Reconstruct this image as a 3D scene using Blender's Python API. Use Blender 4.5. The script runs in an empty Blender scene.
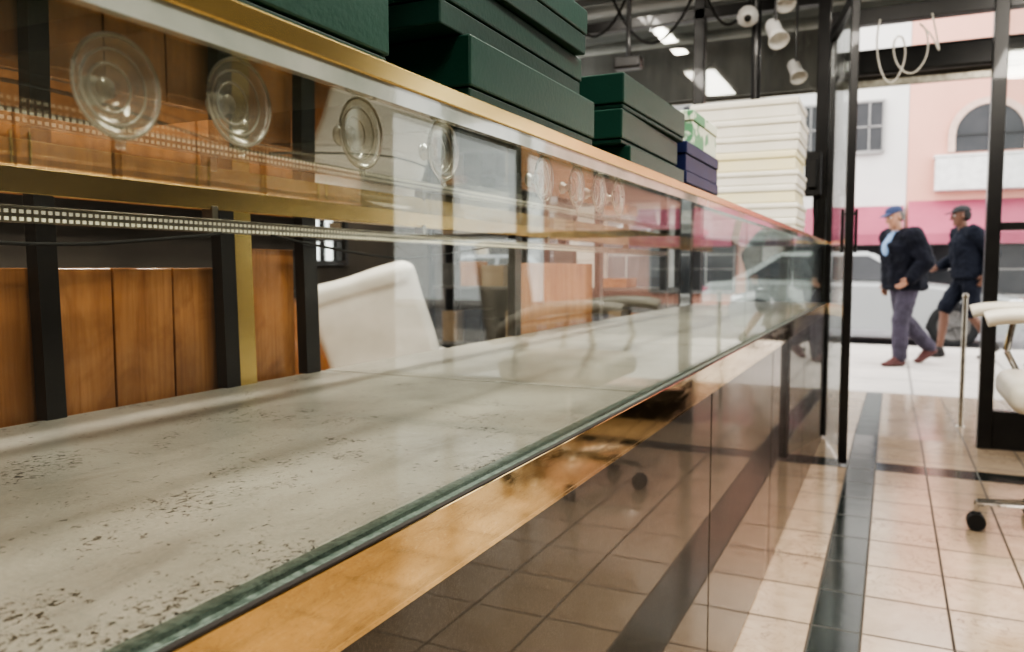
import bpy, bmesh, math, random
from mathutils import Vector, Matrix
random.seed(7)
scene=bpy.context.scene
COL=scene.collection
try: scene.view_settings.look='AgX - High Contrast'
except Exception: pass

# ------------------------------------------------------------------ materials
def nt(name):
    m=bpy.data.materials.new(name); m.use_nodes=True
    t=m.node_tree; t.nodes.clear()
    o=t.nodes.new('ShaderNodeOutputMaterial')
    return m,t,o
def lk(t,a,b): t.links.new(a,b)
def math_n(t,op,a,b=None,c=None):
    n=t.nodes.new('ShaderNodeMath'); n.operation=op
    for i,v in enumerate((a,b,c)):
        if v is None: continue
        if isinstance(v,(int,float)): n.inputs[i].default_value=v
        else: lk(t,v,n.inputs[i])
    return n.outputs[0]
def mixc(t,f,a,b):
    n=t.nodes.new('ShaderNodeMix'); n.data_type='RGBA'
    if isinstance(f,(int,float)): n.inputs[0].default_value=f
    else: lk(t,f,n.inputs[0])
    for i,v in ((6,a),(7,b)):
        if isinstance(v,(tuple,list)): n.inputs[i].default_value=(*v[:3],1)
        else: lk(t,v,n.inputs[i])
    return n.outputs[2]
def coord(t,scale=(1,1,1),loc=(0,0,0),world=False):
    if world:
        g=t.nodes.new('ShaderNodeNewGeometry'); src=g.outputs['Position']
    else:
        g=t.nodes.new('ShaderNodeTexCoord'); src=g.outputs['Object']
    m=t.nodes.new('ShaderNodeMapping'); m.inputs['Scale'].default_value=scale; m.inputs['Location'].default_value=loc
    lk(t,src,m.inputs[0]); return m.outputs[0]
def noise(t,vec,scale=5,detail=4,rough=.55,dist=0):
    n=t.nodes.new('ShaderNodeTexNoise'); n.inputs['Scale'].default_value=scale; n.inputs['Detail'].default_value=detail
    n.inputs['Roughness'].default_value=rough; n.inputs['Distortion'].default_value=dist
    lk(t,vec,n.inputs['Vector']); return n.outputs['Fac']
def ramp(t,f,lo,hi):
    n=t.nodes.new('ShaderNodeMapRange'); n.inputs[1].default_value=lo; n.inputs[2].default_value=hi
    lk(t,f,n.inputs[0]); return n.outputs[0]
def schlick(t,f0=.04,k=.96,p=5):
    lw=t.nodes.new('ShaderNodeLayerWeight'); lw.inputs['Blend'].default_value=.5
    pw=math_n(t,'POWER',lw.outputs['Facing'],p)
    return math_n(t,'MULTIPLY_ADD',pw,k,f0)

def pmat(name,c,rough=.5,metal=0,c2=None,nscale=6,stretch=(1,1,1),bump=0,bscale=None,spec=.5,coat=0,emit=None,estr=0,world=False):
    m,t,o=nt(name)
    b=t.nodes.new('ShaderNodeBsdfPrincipled'); lk(t,b.outputs[0],o.inputs[0])
    b.inputs['Roughness'].default_value=rough; b.inputs['Metallic'].default_value=metal
    b.inputs['Specular IOR Level'].default_value=spec; b.inputs['Coat Weight'].default_value=coat
    v=coord(t,stretch,world=world)
    if c2 is None: c2=tuple(x*.85 for x in c)
    f=ramp(t,noise(t,v,nscale),.35,.65)
    lk(t,mixc(t,f,c,c2),b.inputs['Base Color'])
    if bump:
        bn=t.nodes.new('ShaderNodeBump'); bn.inputs['Strength'].default_value=bump; bn.inputs['Distance'].default_value=.01
        lk(t,noise(t,v,bscale or nscale*4),bn.inputs['Height']); lk(t,bn.outputs[0],b.inputs['Normal'])
    if emit:
        b.inputs['Emission Color'].default_value=(*emit,1); b.inputs['Emission Strength'].default_value=estr
    return m

def glassmat(name,tint=(.97,.985,.975),f0=.03,k=.75,rough=.02,dirt=0.0,dcol=(.7,.7,.7)):
    m,t,o=nt(name)
    tr=t.nodes.new('ShaderNodeBsdfTransparent'); tr.inputs[0].default_value=(*tint,1)
    gl=t.nodes.new('ShaderNodeBsdfGlossy'); gl.inputs['Roughness'].default_value=rough; gl.inputs['Color'].default_value=(.95,.97,.96,1)
    mx=t.nodes.new('ShaderNodeMixShader'); lk(t,schlick(t,f0,k),mx.inputs[0]); lk(t,tr.outputs[0],mx.inputs[1]); lk(t,gl.outputs[0],mx.inputs[2])
    last=mx.outputs[0]
    if dirt:
        df=t.nodes.new('ShaderNodeBsdfDiffuse'); df.inputs[0].default_value=(*dcol,1)
        m2=t.nodes.new('ShaderNodeMixShader')
        f=math_n(t,'MULTIPLY',ramp(t,noise(t,coord(t,(1,1,1)),7,6,.6,.4),.3,.75),dirt)
        lk(t,f,m2.inputs[0]); lk(t,last,m2.inputs[1]); lk(t,df.outputs[0],m2.inputs[2]); last=m2.outputs[0]
    lk(t,last,o.inputs[0]); return m

M={}
M['glass']=glassmat('case_glass',tint=(.95,.965,.95),f0=.045,k=.55,rough=.008,dirt=.01)
M['topglass']=glassmat('top_glass',tint=(.92,.94,.92),f0=.05,k=.75,rough=.01,dirt=.01)
M['winglass']=glassmat('window_glass',tint=(.93,.945,.94),dirt=.01)
M['cup']=glassmat('clear_plastic',tint=(.90,.89,.84),f0=.10,k=.7,rough=.15,dirt=.20,dcol=(.8,.78,.7))
M['cuprim']=glassmat('clear_plastic_ridge',tint=(.85,.84,.8),f0=.25,k=.6,rough=.2,dirt=1.0,dcol=(.80,.77,.69))
M['glassedge']=pmat('polished_glass_edge',(.26,.30,.27),.1,0,(.36,.39,.36),14,coat=.8)
M['black']=pmat('black_metal',(.008,.008,.009),.3,0,(.014,.014,.014),12,coat=.2)
M['blackmat']=pmat('black_plastic',(.015,.015,.016),.5)
M['rubber']=pmat('rubber',(.02,.02,.02),.8)
M['chrome']=pmat('chrome',(.75,.75,.76),.12,1)
M['steel']=pmat('steel_rail',(.45,.42,.36),.3,1,(.3,.28,.24),30)
M['white']=pmat('white_plastic',(.75,.75,.73),.35)
M['cream']=pmat('cream_vinyl',(.66,.64,.56),.38,0,(.54,.52,.46),4,bump=.15,bscale=14)
M['whitevinyl']=pmat('white_vinyl',(.82,.81,.76),.40,0,(.68,.67,.62),5,bump=.35,bscale=10)
M['led']=pmat('led_chip',(.85,.8,.6),.3,0,emit=(1,.93,.75),estr=.3)  # strip is unlit; faint emission stands in for white reflections on the chips
M['green']=pmat('green_leatherette',(.007,.042,.03),.42,0,(.005,.032,.023),9,bump=.05,bscale=200)
M['green2']=pmat('green_lid',(.010,.052,.037),.36,0,(.008,.042,.03),9,bump=.05,bscale=200)
M['navy']=pmat('navy_paper',(.010,.018,.085),.45,0,(.008,.012,.06),9)
M['offwhite']=pmat('offwhite_card',(.84,.83,.78),.6,0,(.75,.74,.67),3)
M['yellowed']=pmat('yellowed_card',(.86,.80,.50),.6,0,(.80,.76,.55),3)
M['ceil']=pmat('ceiling_paint',(.26,.26,.24),.8,0,(.15,.15,.14),1.5)
M['wallpaint']=pmat('wall_paint',(.12,.10,.082),.8,0,(.07,.06,.05),1.5)
M['wallwarm']=pmat('wall_paint_warm',(.13,.12,.105),.7,0,(.06,.055,.05),1.2)
M['carcass']=pmat('case_carcass',(.03,.027,.024),.6)
M['asphalt']=pmat('asphalt',(.24,.24,.25),.85,0,(.18,.18,.19),2,bump=.3,bscale=60,world=True)
M['soffit']=pmat('soffit_paint',(.33,.34,.32),.7,0,(.24,.25,.24),2)
M['fascia']=pmat('dark_fascia',(.12,.12,.11),.5,0,(.22,.22,.205),5,stretch=(1,1,.3))
M['shelfgrey']=pmat('grey_laminate',(.15,.14,.13),.5,0,(.09,.088,.082),3)

def walkmat():
    m,t,o=nt('sidewalk_concrete'); b=t.nodes.new('ShaderNodeBsdfPrincipled'); lk(t,b.outputs[0],o.inputs[0])
    g=t.nodes.new('ShaderNodeNewGeometry'); s=t.nodes.new('ShaderNodeSeparateXYZ'); lk(t,g.outputs['Position'],s.inputs[0])
    def ds(q,T): 
        fr=math_n(t,'FRACT',math_n(t,'MULTIPLY_ADD',q,1/T,40.3)); return math_n(t,'MULTIPLY',math_n(t,'ABSOLUTE',math_n(t,'SUBTRACT',fr,.5)),T)
    j=math_n(t,'LESS_THAN',math_n(t,'MINIMUM',ds(s.outputs[0],.9),ds(s.outputs[1],.9)),.012)
    v=coord(t,world=True); c=mixc(t,ramp(t,noise(t,v,1.3,6,.7),.35,.65),(.56,.52,.48),(.43,.40,.37))
    c=mixc(t,math_n(t,'MULTIPLY',ramp(t,noise(t,v,9,5,.7),.58,.7),.35),c,(.25,.235,.22)); c=mixc(t,math_n(t,'MULTIPLY',j,.7),c,(.16,.15,.14))
    lk(t,c,b.inputs['Base Color']); b.inputs['Roughness'].default_value=.75; return m
M['walk']=walkmat()

def wood():
    m,t,o=nt('honey_wood'); b=t.nodes.new('ShaderNodeBsdfPrincipled'); lk(t,b.outputs[0],o.inputs[0])
    v=coord(t,(7,7,1.0),world=True); n1=noise(t,v,1.8,5,.55,1.6); v2=coord(t,(60,60,2),world=True); n2=noise(t,v2,3,3)
    c=mixc(t,ramp(t,n1,.3,.7),(.57,.275,.12),(.37,.155,.058)); c=mixc(t,math_n(t,'MULTIPLY',ramp(t,n2,.45,.75),.34),c,(.18,.065,.024))
    bl=noise(t,coord(t,(1,1,.8),world=True),9,4,.6,1.6); c=mixc(t,math_n(t,'MULTIPLY',ramp(t,bl,.50,.74),.5),c,(.20,.075,.028))
    lk(t,c,b.inputs['Base Color']); b.inputs['Roughness'].default_value=.22; b.inputs['Coat Weight'].default_value=.4
    return m
M['wood']=wood()

def brass(name):
    m,t,o=nt(name); b=t.nodes.new('ShaderNodeBsdfPrincipled'); lk(t,b.outputs[0],o.inputs[0])
    b.inputs['Metallic'].default_value=1
    n=noise(t,coord(t,(1,.15,1),world=True),60,5,.7,.3); big=noise(t,coord(t,(1,.25,2.5),world=True),8,3,.5)
    s=noise(t,coord(t,(30,6,320),world=True),3,4,.7)
    hair=math_n(t,'ABSOLUTE',math_n(t,'SUBTRACT',noise(t,coord(t,(1,.6,1.4),world=True),45,4,.6,2.6),.5))
    hair2=math_n(t,'ABSOLUTE',math_n(t,'SUBTRACT',noise(t,coord(t,(1,.5,2.2),(7,7,7),world=True),60,4,.6,2.8),.5))
    c=mixc(t,ramp(t,big,.35,.65),(.78,.60,.33),(.58,.42,.21))
    c=mixc(t,math_n(t,'MULTIPLY',ramp(t,n,.56,.68),.25),c,(.24,.16,.08))
    c=mixc(t,math_n(t,'MULTIPLY',ramp(t,s,.57,.70),.3),c,(.18,.12,.065))
    c=mixc(t,math_n(t,'MULTIPLY',math_n(t,'SUBTRACT',1,ramp(t,hair,0,.005)),.7),c,(.07,.05,.03))
    c=mixc(t,math_n(t,'MULTIPLY',math_n(t,'SUBTRACT',1,ramp(t,hair2,0,.005)),.65),c,(1,.93,.75))
    lk(t,c,b.inputs['Base Color'])
    lk(t,math_n(t,'MULTIPLY_ADD',ramp(t,n,.48,.66),.08,.06),b.inputs['Roughness'])
    return m
M['brass']=brass('worn_brass')
M['gold']=pmat('gold_trim',(.86,.66,.30),.2,1,(.72,.53,.23),5,stretch=(1,.3,1))
M['dullgold']=pmat('dull_brass_rail',(.66,.48,.23),.25,1,(.46,.32,.15),9,stretch=(1,.3,1))

def marble():
    m,t,o=nt('green_marble'); b=t.nodes.new('ShaderNodeBsdfPrincipled'); lk(t,b.outputs[0],o.inputs[0])
    n=noise(t,coord(t,(1,1,1),world=True),120,8,.75,1)
    c=mixc(t,ramp(t,n,.40,.62),(.035,.058,.048),(.15,.19,.165)); lk(t,c,b.inputs['Base Color']); b.inputs['Roughness'].default_value=.28
    return m
M['marble']=marble()

def deckmat():
    m,t,o=nt('grey_felt_deck'); b=t.nodes.new('ShaderNodeBsdfPrincipled'); lk(t,b.outputs[0],o.inputs[0])
    v=coord(t,world=True)
    big=noise(t,v,3.5,6,.7); c=mixc(t,ramp(t,big,.32,.68),(.39,.365,.325),(.275,.258,.225))
    fine=noise(t,v,260,2); c=mixc(t,math_n(t,'MULTIPLY',ramp(t,fine,.4,.7),.25),c,(.46,.44,.40))
    sm=noise(t,coord(t,(1,.5,1),world=True),16,6,.7,1.2); c=mixc(t,math_n(t,'MULTIPLY',ramp(t,sm,.50,.72),.4),c,(.17,.16,.14))
    hair=math_n(t,'ABSOLUTE',math_n(t,'SUBTRACT',noise(t,coord(t,(1,.6,1),world=True),26,4,.6,3),.5))
    c=mixc(t,math_n(t,'MULTIPLY',math_n(t,'SUBTRACT',1,ramp(t,hair,0,.006)),math_n(t,'MULTIPLY',ramp(t,sm,.35,.55),.45)),c,(.12,.115,.105))
    s=t.nodes.new('ShaderNodeSeparateXYZ'); g=t.nodes.new('ShaderNodeNewGeometry'); lk(t,g.outputs['Position'],s.inputs[0])
    near=math_n(t,'SUBTRACT',.06,math_n(t,'MULTIPLY',ramp(t,s.outputs[1],.2,1.9),.10))
    edge=math_n(t,'MULTIPLY',math_n(t,'MAXIMUM',math_n(t,'SUBTRACT',1,ramp(t,s.outputs[0],-.94,-.88)),ramp(t,s.outputs[0],-.375,-.345)),.05)
    near=math_n(t,'ADD',near,edge)
    fl=noise(t,coord(t,(1,.8,1),world=True),175,5,.75,.5); cl=math_n(t,'ADD',noise(t,coord(t,(1,1,1),(3.1,.4,0),world=True),9,6,.75),near)
    mk=math_n(t,'MULTIPLY',ramp(t,fl,.545,.565),ramp(t,cl,.585,.62))
    fl2=noise(t,coord(t,(1.0,.8,1),(5,5,0),world=True),165,4,.65,.5); mk2=math_n(t,'MULTIPLY',ramp(t,math_n(t,'ADD',fl2,math_n(t,'MULTIPLY',near,.5)),.665,.69),.85)
    mk=math_n(t,'MAXIMUM',mk,mk2)
    c=mixc(t,math_n(t,'MINIMUM',mk,1.0),c,(.014,.014,.013))
    lk(t,c,b.inputs['Base Color']); b.inputs['Roughness'].default_value=.38
    return m
M['deck']=deckmat()

def panelmat():
    m,t,o=nt('dark_polished_panel')
    d=t.nodes.new('ShaderNodeBsdfPrincipled'); d.inputs['Roughness'].default_value=.35
    v=coord(t,world=True); n=noise(t,v,80,9,.85,3); n2=noise(t,v,6,6,.65,1)
    ln=math_n(t,'ABSOLUTE',math_n(t,'SUBTRACT',noise(t,coord(t,(1,1,.6),world=True),40,5,.7,4),.5))
    ln2=math_n(t,'ABSOLUTE',math_n(t,'SUBTRACT',noise(t,coord(t,(1,.5,1),(4,4,4),world=True),60,4,.7,5),.5))
    sc=math_n(t,'MAXIMUM',math_n(t,'SUBTRACT',1,ramp(t,ln,0,.010)),math_n(t,'SUBTRACT',1,ramp(t,ln2,0,.008)))
    hz=math_n(t,'MULTIPLY_ADD',ramp(t,n2,.3,.7),.6,.2)
    f=math_n(t,'MULTIPLY',math_n(t,'MAXIMUM',math_n(t,'MULTIPLY',ramp(t,n,.54,.80),.6),sc),hz)
    lk(t,mixc(t,f,(.005,.0055,.005),(.13,.13,.115)),d.inputs['Base Color'])
    g=t.nodes.new('ShaderNodeBsdfGlossy'); g.inputs[0].default_value=(.66,.63,.59,1); g.inputs['Roughness'].default_value=.015
    fr=math_n(t,'MULTIPLY',schlick(t,.05,.9,4.2),math_n(t,'SUBTRACT',1,math_n(t,'MULTIPLY',f,.5)))
    mx=t.nodes.new('ShaderNodeMixShader'); lk(t,fr,mx.inputs[0]); lk(t,d.outputs[0],mx.inputs[1]); lk(t,g.outputs[0],mx.inputs[2]); lk(t,mx.outputs[0],o.inputs[0])
    return m
M['panel']=panelmat()

def floormat():
    m,t,o=nt('beige_tile_floor'); b=t.nodes.new('ShaderNodeBsdfPrincipled'); lk(t,b.outputs[0],o.inputs[0])
    g=t.nodes.new('ShaderNodeNewGeometry'); s=t.nodes.new('ShaderNodeSeparateXYZ'); lk(t,g.outputs['Position'],s.inputs[0])
    x=math_n(t,'SUBTRACT',s.outputs[0],.012); y=s.outputs[1]; T=.21; TY=.26
    left=math_n(t,'LESS_THAN',x,-.117)
    xs=math_n(t,'ADD',x,math_n(t,'MULTIPLY_ADD',left,.119,.057))
    ys=math_n(t,'ADD',y,-3.98+TY*40)
    def dist(q,T):
        fr=math_n(t,'FRACT',math_n(t,'MULTIPLY_ADD',q,1/T,40.5))
        return math_n(t,'MULTIPLY',math_n(t,'ABSOLUTE',math_n(t,'SUBTRACT',fr,.5)),T)
    d=math_n(t,'MINIMUM',dist(xs,T),dist(ys,TY))
    grout=math_n(t,'LESS_THAN',d,.0036)
    sx=math_n(t,'MULTIPLY',math_n(t,'GREATER_THAN',x,-.176),math_n(t,'LESS_THAN',x,-.057))
    sy=math_n(t,'MULTIPLY',math_n(t,'GREATER_THAN',y,3.98),math_n(t,'LESS_THAN',y,4.15))
    st=math_n(t,'MAXIMUM',sx,sy)
    ix=math_n(t,'FLOOR',math_n(t,'MULTIPLY_ADD',xs,1/T,40)); iy=math_n(t,'FLOOR',math_n(t,'MULTIPLY_ADD',ys,1/TY,40))
    cb=t.nodes.new('ShaderNodeCombineXYZ'); lk(t,ix,cb.inputs[0]); lk(t,iy,cb.inputs[1])
    wn=t.nodes.new('ShaderNodeTexWhiteNoise'); wn.noise_dimensions='2D'; lk(t,cb.outputs[0],wn.inputs['Vector'])
    v=coord(t,world=True); n=noise(t,v,7,5,.55,1.2); vein=ramp(t,math_n(t,'ABSOLUTE',math_n(t,'SUBTRACT',noise(t,v,6,5,.6,3),.5)),.0,.018)
    c=mixc(t,ramp(t,n,.3,.7),(.53,.42,.31),(.42,.325,.235))
    c=mixc(t,math_n(t,'MULTIPLY',wn.outputs[0],.3),c,(.33,.25,.175))
    c=mixc(t,math_n(t,'MULTIPLY',math_n(t,'SUBTRACT',1,vein),math_n(t,'MULTIPLY',ramp(t,noise(t,v,2.5,2),.38,.6),.7)),c,(.15,.10,.07))
    c=mixc(t,math_n(t,'MULTIPLY',ramp(t,noise(t,v,10,5,.65,1),.60,.75),.4),c,(.20,.145,.10))
    dk=mixc(t,ramp(t,n,.4,.7),(.010,.017,.015),(.030,.038,.034))
    c=mixc(t,st,c,dk); c=mixc(t,grout,c,mixc(t,st,(.055,.042,.032),(.10,.10,.09)))
    lk(t,c,b.inputs['Base Color'])
    lk(t,math_n(t,'MULTIPLY_ADD',grout,.5,.14),b.inputs['Roughness'])
    bn=t.nodes.new('ShaderNodeBump'); bn.inputs['Strength'].default_value=.35; bn.inputs['Distance'].default_value=.002
    hh=math_n(t,'SUBTRACT',math_n(t,'MULTIPLY',noise(t,v,9,2),.8),grout); lk(t,hh,bn.inputs['Height']); lk(t,bn.outputs[0],b.inputs['Normal'])
    return m
M['floor']=floormat()

# ------------------------------------------------------------------ helpers
def mk(name,bm,mat,parent=None,smooth=False,origin=None):
    me=bpy.data.meshes.new(name); bmesh.ops.recalc_face_normals(bm,faces=bm.faces[:])
    if origin is None and len(bm.verts):
        xs=[v.co for v in bm.verts]
        origin=Vector([(min(v[i] for v in xs)+max(v[i] for v in xs))/2 for i in range(3)])
        origin.z=min(v.z for v in xs)
    origin=Vector(origin or (0,0,0))
    bmesh.ops.translate(bm,verts=bm.verts[:],vec=-origin)
    bm.to_mesh(me); bm.free()
    if smooth:
        for p in me.polygons: p.use_smooth=True
    ob=bpy.data.objects.new(name,me); COL.objects.link(ob)
    for mm in (mat if isinstance(mat,list) else [mat]): me.materials.append(mm)
    ob.location=origin
    if parent is not None:
        ob.parent=parent; ob.location=origin-parent.location if not parent.get('_local') else origin
    return ob
def abox(bm,x0,x1,y0,y1,z0,z1,bev=0,mi=0,seg=2):
    b=bmesh.new()
    vs=[b.verts.new((x,y,z)) for x in (x0,x1) for y in (y0,y1) for z in (z0,z1)]
    for f in ((0,1,3,2),(4,6,7,5),(0,4,5,1),(2,3,7,6),(0,2,6,4),(1,5,7,3)): b.faces.new([vs[i] for i in f])
    bmesh.ops.recalc_face_normals(b,faces=b.faces[:])
    if bev: bmesh.ops.bevel(b,geom=b.edges[:],offset=bev,segments=seg,affect='EDGES',profile=.5)
    merge(bm,b,mi)
def merge(bm,b,mi=0):
    mp={v:bm.verts.new(v.co) for v in b.verts}
    for f in b.faces:
        try:
            nf=bm.faces.new([mp[v] for v in f.verts]); nf.material_index=mi if mi else f.material_index; nf.smooth=f.smooth
        except ValueError: pass
    b.free()
def box(name,x0,x1,y0,y1,z0,z1,mat,parent=None,bev=0):
    bm=bmesh.new(); abox(bm,x0,x1,y0,y1,z0,z1,bev); return mk(name,bm,mat,parent)
def acyl(bm,p0,p1,r0,r1=None,seg=16,mi=0):
    r1=r0 if r1 is None else r1; p0=Vector(p0); p1=Vector(p1); d=p1-p0
    b=bmesh.new(); bmesh.ops.create_cone(b,cap_ends=True,segments=seg,radius1=r0,radius2=r1,depth=d.length)
    q=Vector((0,0,1)).rotation_difference(d.normalized())
    bmesh.ops.transform(b,matrix=Matrix.Translation((p0+p1)/2)@q.to_matrix().to_4x4(),verts=b.verts[:]); merge(bm,b,mi)
def lathe(bm,prof,center,axis,seg=32,mi=0,closed=False):
    axis=Vector(axis).normalized(); q=Vector((0,0,1)).rotation_difference(axis); c=Vector(center)
    b=bmesh.new(); rings=[]
    for r,h in prof:
        if r<1e-6: rings.append([b.verts.new(c+q@Vector((0,0,h)))])
        else: rings.append([b.verts.new(c+q@Vector((r*math.cos(2*math.pi*i/seg),r*math.sin(2*math.pi*i/seg),h))) for i in range(seg)])
    prs=list(zip(rings,rings[1:]))
    if closed: prs.append((rings[-1],rings[0]))
    for a,d in prs:
        for i in range(seg):
            j=(i+1)%seg
            if len(a)==1 and len(d)==1: continue
            if len(a)==1: b.faces.new((a[0],d[i],d[j]))
            elif len(d)==1: b.faces.new((a[i],a[j],d[0]))
            else: b.faces.new((a[i],a[j],d[j],d[i]))
    for f in b.faces: f.smooth=True
    merge(bm,b,mi)
def bake(ob):
    bpy.context.view_layer.update()
    dg=bpy.context.evaluated_depsgraph_get(); ev=ob.evaluated_get(dg)
    me=bpy.data.meshes.new_from_object(ev); 
    return me
def tube(name,pts,r,mat,parent=None,res=6,smooth=True):
    cu=bpy.data.curves.new(name+'_c','CURVE'); cu.dimensions='3D'; cu.bevel_depth=r; cu.bevel_resolution=3; cu.resolution_u=res; cu.use_fill_caps=True
    sp=cu.splines.new('NURBS' if smooth else 'POLY'); sp.points.add(len(pts)-1)
    for p,q in zip(sp.points,pts): p.co=(*q,1)
    if smooth: sp.use_endpoint_u=True; sp.order_u=3
    o=bpy.data.objects.new(name+'_c',cu); COL.objects.link(o); me=bake(o); bpy.data.objects.remove(o)
    bm=bmesh.new(); bm.from_mesh(me)
    return mk(name,bm,mat,parent,smooth=True)
def empty(name,loc,label,cat,group=None):
    e=bpy.data.objects.new(name,None); COL.objects.link(e); e.location=loc; e.empty_display_size=.1
    tag(e,label,cat,group); return e
def tag(o,label,cat,group=None):
    o['label']=label; o['category']=cat
    if group: o['group']=group
    return o
def struct(o): o['kind']='structure'; return o

# ------------------------------------------------------------------ room shell
ZC=2.95; YF=4.76; XL=-2.8; XR=2.6; YB=-2.5
struct(box('floor',XL,XR,YB,YF+.05,-.15,0,M['floor']))
bm=bmesh.new(); YE=7.35
v=[(-3,YF+.05,-.0),(3,YF+.05,-.0),(3,YE,-.12),(-3,YE,-.12),(-3,YF+.05,-.4),(3,YF+.05,-.4),(3,YE,-.4),(-3,YE,-.4)]
vs=[bm.verts.new(q) for q in v]
for f in ((0,1,2,3),(4,7,6,5),(0,4,5,1),(1,5,6,2),(2,6,7,3),(3,7,4,0)): bm.faces.new([vs[i] for i in f])
struct(mk('floor_entrance',bm,M['floor']))
struct(box('ceiling',XL,XR,YB,YF,ZC,ZC+.1,M['ceil']))
struct(box('wall_left',XL-.12,XL,YB,YF+.1,0,ZC,M['wallpaint']))
struct(box('wall_right',XR,XR+.12,YB,YF+.1,0,ZC,M['wallwarm']))
struct(box('wall_back',XL,XR,YB-.12,YB,0,ZC,M['wallwarm']))
def mull(n,x0,x1,y0,y1,z0,z1): return struct(box('trim_%d'%n,x0,x1,y0,y1,z0,z1,M['black'],bev=.003))
mull(1,-.405,-.340,YF-.06,YF+.02,0,ZC)
mull(2,.42,.485,YF-.06,YF+.02,0,ZC)
mull(3,-.340,.42,YF-.05,YF+.02,2.22,2.30)
mull(4,.485,XR,YF-.05,YF+.02,2.22,2.30)
mull(5,.485,XR,YF-.05,YF+.02,0,.20)
mull(6,.485,XR,YF-.05,YF+.02,1.12,1.16)
mull(7,XL,-.405,YF-.05,YF+.02,0,.45)
mull(8,XL,-.405,YF-.05,YF+.02,2.36,2.42)
for i,x in enumerate((-1.05,-1.9,-2.72)): mull(9+i,x-.03,x+.03,YF-.05,YF+.02,.45,ZC)
mull(12,1.5,1.56,YF-.05,YF+.02,.20,ZC)
def win(n,x0,x1,z0,z1): return struct(box('window_%d'%n,x0,x1,YF-.018,YF-.012,z0,z1,M['winglass']))
win(1,-1.02,-.405,.45,2.36); win(2,-1.87,-1.08,.45,2.36); win(3,-2.69,-1.93,.45,2.36)
win(4,-.340,.42,2.30,ZC); win(5,.485,1.5,.20,1.12); win(6,.485,1.5,1.16,2.22)
win(7,1.56,XR,.20,2.22)
dh=Vector((-.325,YF-.09,0)); df=Vector((-.185,4.0,0)); dv=(df-dh); L=dv.length; ang=math.atan2(dv.y,dv.x)
door=bpy.data.objects.new('door_1',None); COL.objects.link(door); door['kind']='structure'; door['_local']=1
door.location=dh; door.rotation_euler=(0,0,ang)
bm=bmesh.new()
abox(bm,0,.03,-.016,.016,.01,2.19,.003); abox(bm,L-.035,L,-.018,.018,.01,2.19,.003)
abox(bm,.03,L-.035,-.016,.016,2.13,2.19,.003)
mk('door_frame',bm,M['black'],door)
box('door_pane',.03,L-.035,-.003,.003,.012,2.13,M['winglass'],door)
bm=bmesh.new(); 
for s in (-1,1):
    acyl(bm,(L-.018,s*.016,1.02),(L-.018,s*.03,1.02),.006); acyl(bm,(L-.018,s*.016,1.18),(L-.018,s*.03,1.18),.006); acyl(bm,(L-.018,s*.03,1.0),(L-.018,s*.03,1.2),.007)
mk('door_handle',bm,M['black'],door)
struct(box('ceiling_entrance',-3,3,YF+.05,6.7,2.75,2.85,M['soffit']))
bm=bmesh.new()
for k in range(6): abox(bm,-3,3,YF+.25+k*.22,YF+.29+k*.22,2.70,2.75)
struct(mk('trim_20',bm,M['soffit']))
struct(box('trim_21',-3,-.42,6.12,6.149,2.20,2.70,M['fascia']))
sh=empty('roller_shutter',(0,6.25,2.2),'dark rolled-up metal shutter housing above the entrance','shutter')
bm=bmesh.new(); abox(bm,-3,3,6.15,6.4,2.26,2.44,.02); mk('housing',bm,M['black'],sh)
bm=bmesh.new(); abox(bm,-2.95,2.95,6.26,6.29,2.20,2.26,.003); mk('slat',bm,M['steel'],sh)
for s in (-2.97,2.97):
    box('guide_rail',s-.03,s+.03,6.22,6.32,-.1,2.26,M['black'],sh)

# ------------------------------------------------------------------ display case
Y0=-.6; Y1=4.62; XF=-.32; XB=-.955
ZD=.742; ZT=1.05
case=empty('display_case',(-.63,2.0,0),'long empty glass display case with worn brass trim and grey deck','display case')
box('base_cabinet',XB,XF-.012,Y0,Y1,.0,.70,M['carcass'],case)
for a,b in ((Y0,1.605),(1.612,2.515),(2.522,3.495),(3.502,Y1)):
    p=box('front_panel',XF-.012,XF-.001,a,b,.004,.683,M['panel'],case,bev=.0022); p['label']='dark polished scratched panel'
for a,b in ((Y0,1.165),(1.173,1.94),(1.948,2.9),(2.908,Y1)):
    p=box('deck_board',XB+.01,XF-.025,a,b,.70,ZD,M['deck'],case,bev=.002); p['label']='grey felt board with black flecks'
p=box('marble_edge',XF-.025,XF-.002,Y0,Y1,.70,ZD,M['marble'],case,bev=.0008)
bm=bmesh.new(); abox(bm,XF-.001,XF+.003,Y0,Y1,.684,.7405,.0012); abox(bm,XF-.012,XF+.001,Y0,Y1,.679,.685,.0005)
p=mk('brass_band',bm,M['brass'],case)
box('brass_lip',XF-.0015,XF+.003,Y0,Y1,.7406,.742,M['carcass'],case)
for a,b in ((Y0,2.048),(2.052,3.05),(3.054,Y1)):
    box('front_pane',XF-.014,XF-.008,a,b,ZD,1.046,M['glass'],case)
for a,b in ((Y0,2.048),(2.052,3.05),(3.054,Y1)):
    box('top_pane',XB,XF-.006,a,b,ZT,ZT+.007,M['topglass'],case)
box('glass_edge',XF-.006,XF+.001,Y0,Y1,1.045,1.0575,M['glassedge'],case)
bm=bmesh.new(); abox(bm,XF-.016,XF+.003,Y0,Y1,1.0575,1.071,.001); mk('gold_trim',bm,M['gold'],case)
bm=bmesh.new(); abox(bm,XB,XB+.022,Y0,Y1,1.018,1.0495,.001); mk('brass_rail',bm,M['dullgold'],case)
box('end_pane',XB+.02,XF-.02,Y1-.008,Y1-.002,ZD,ZT,M['glass'],case)
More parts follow.
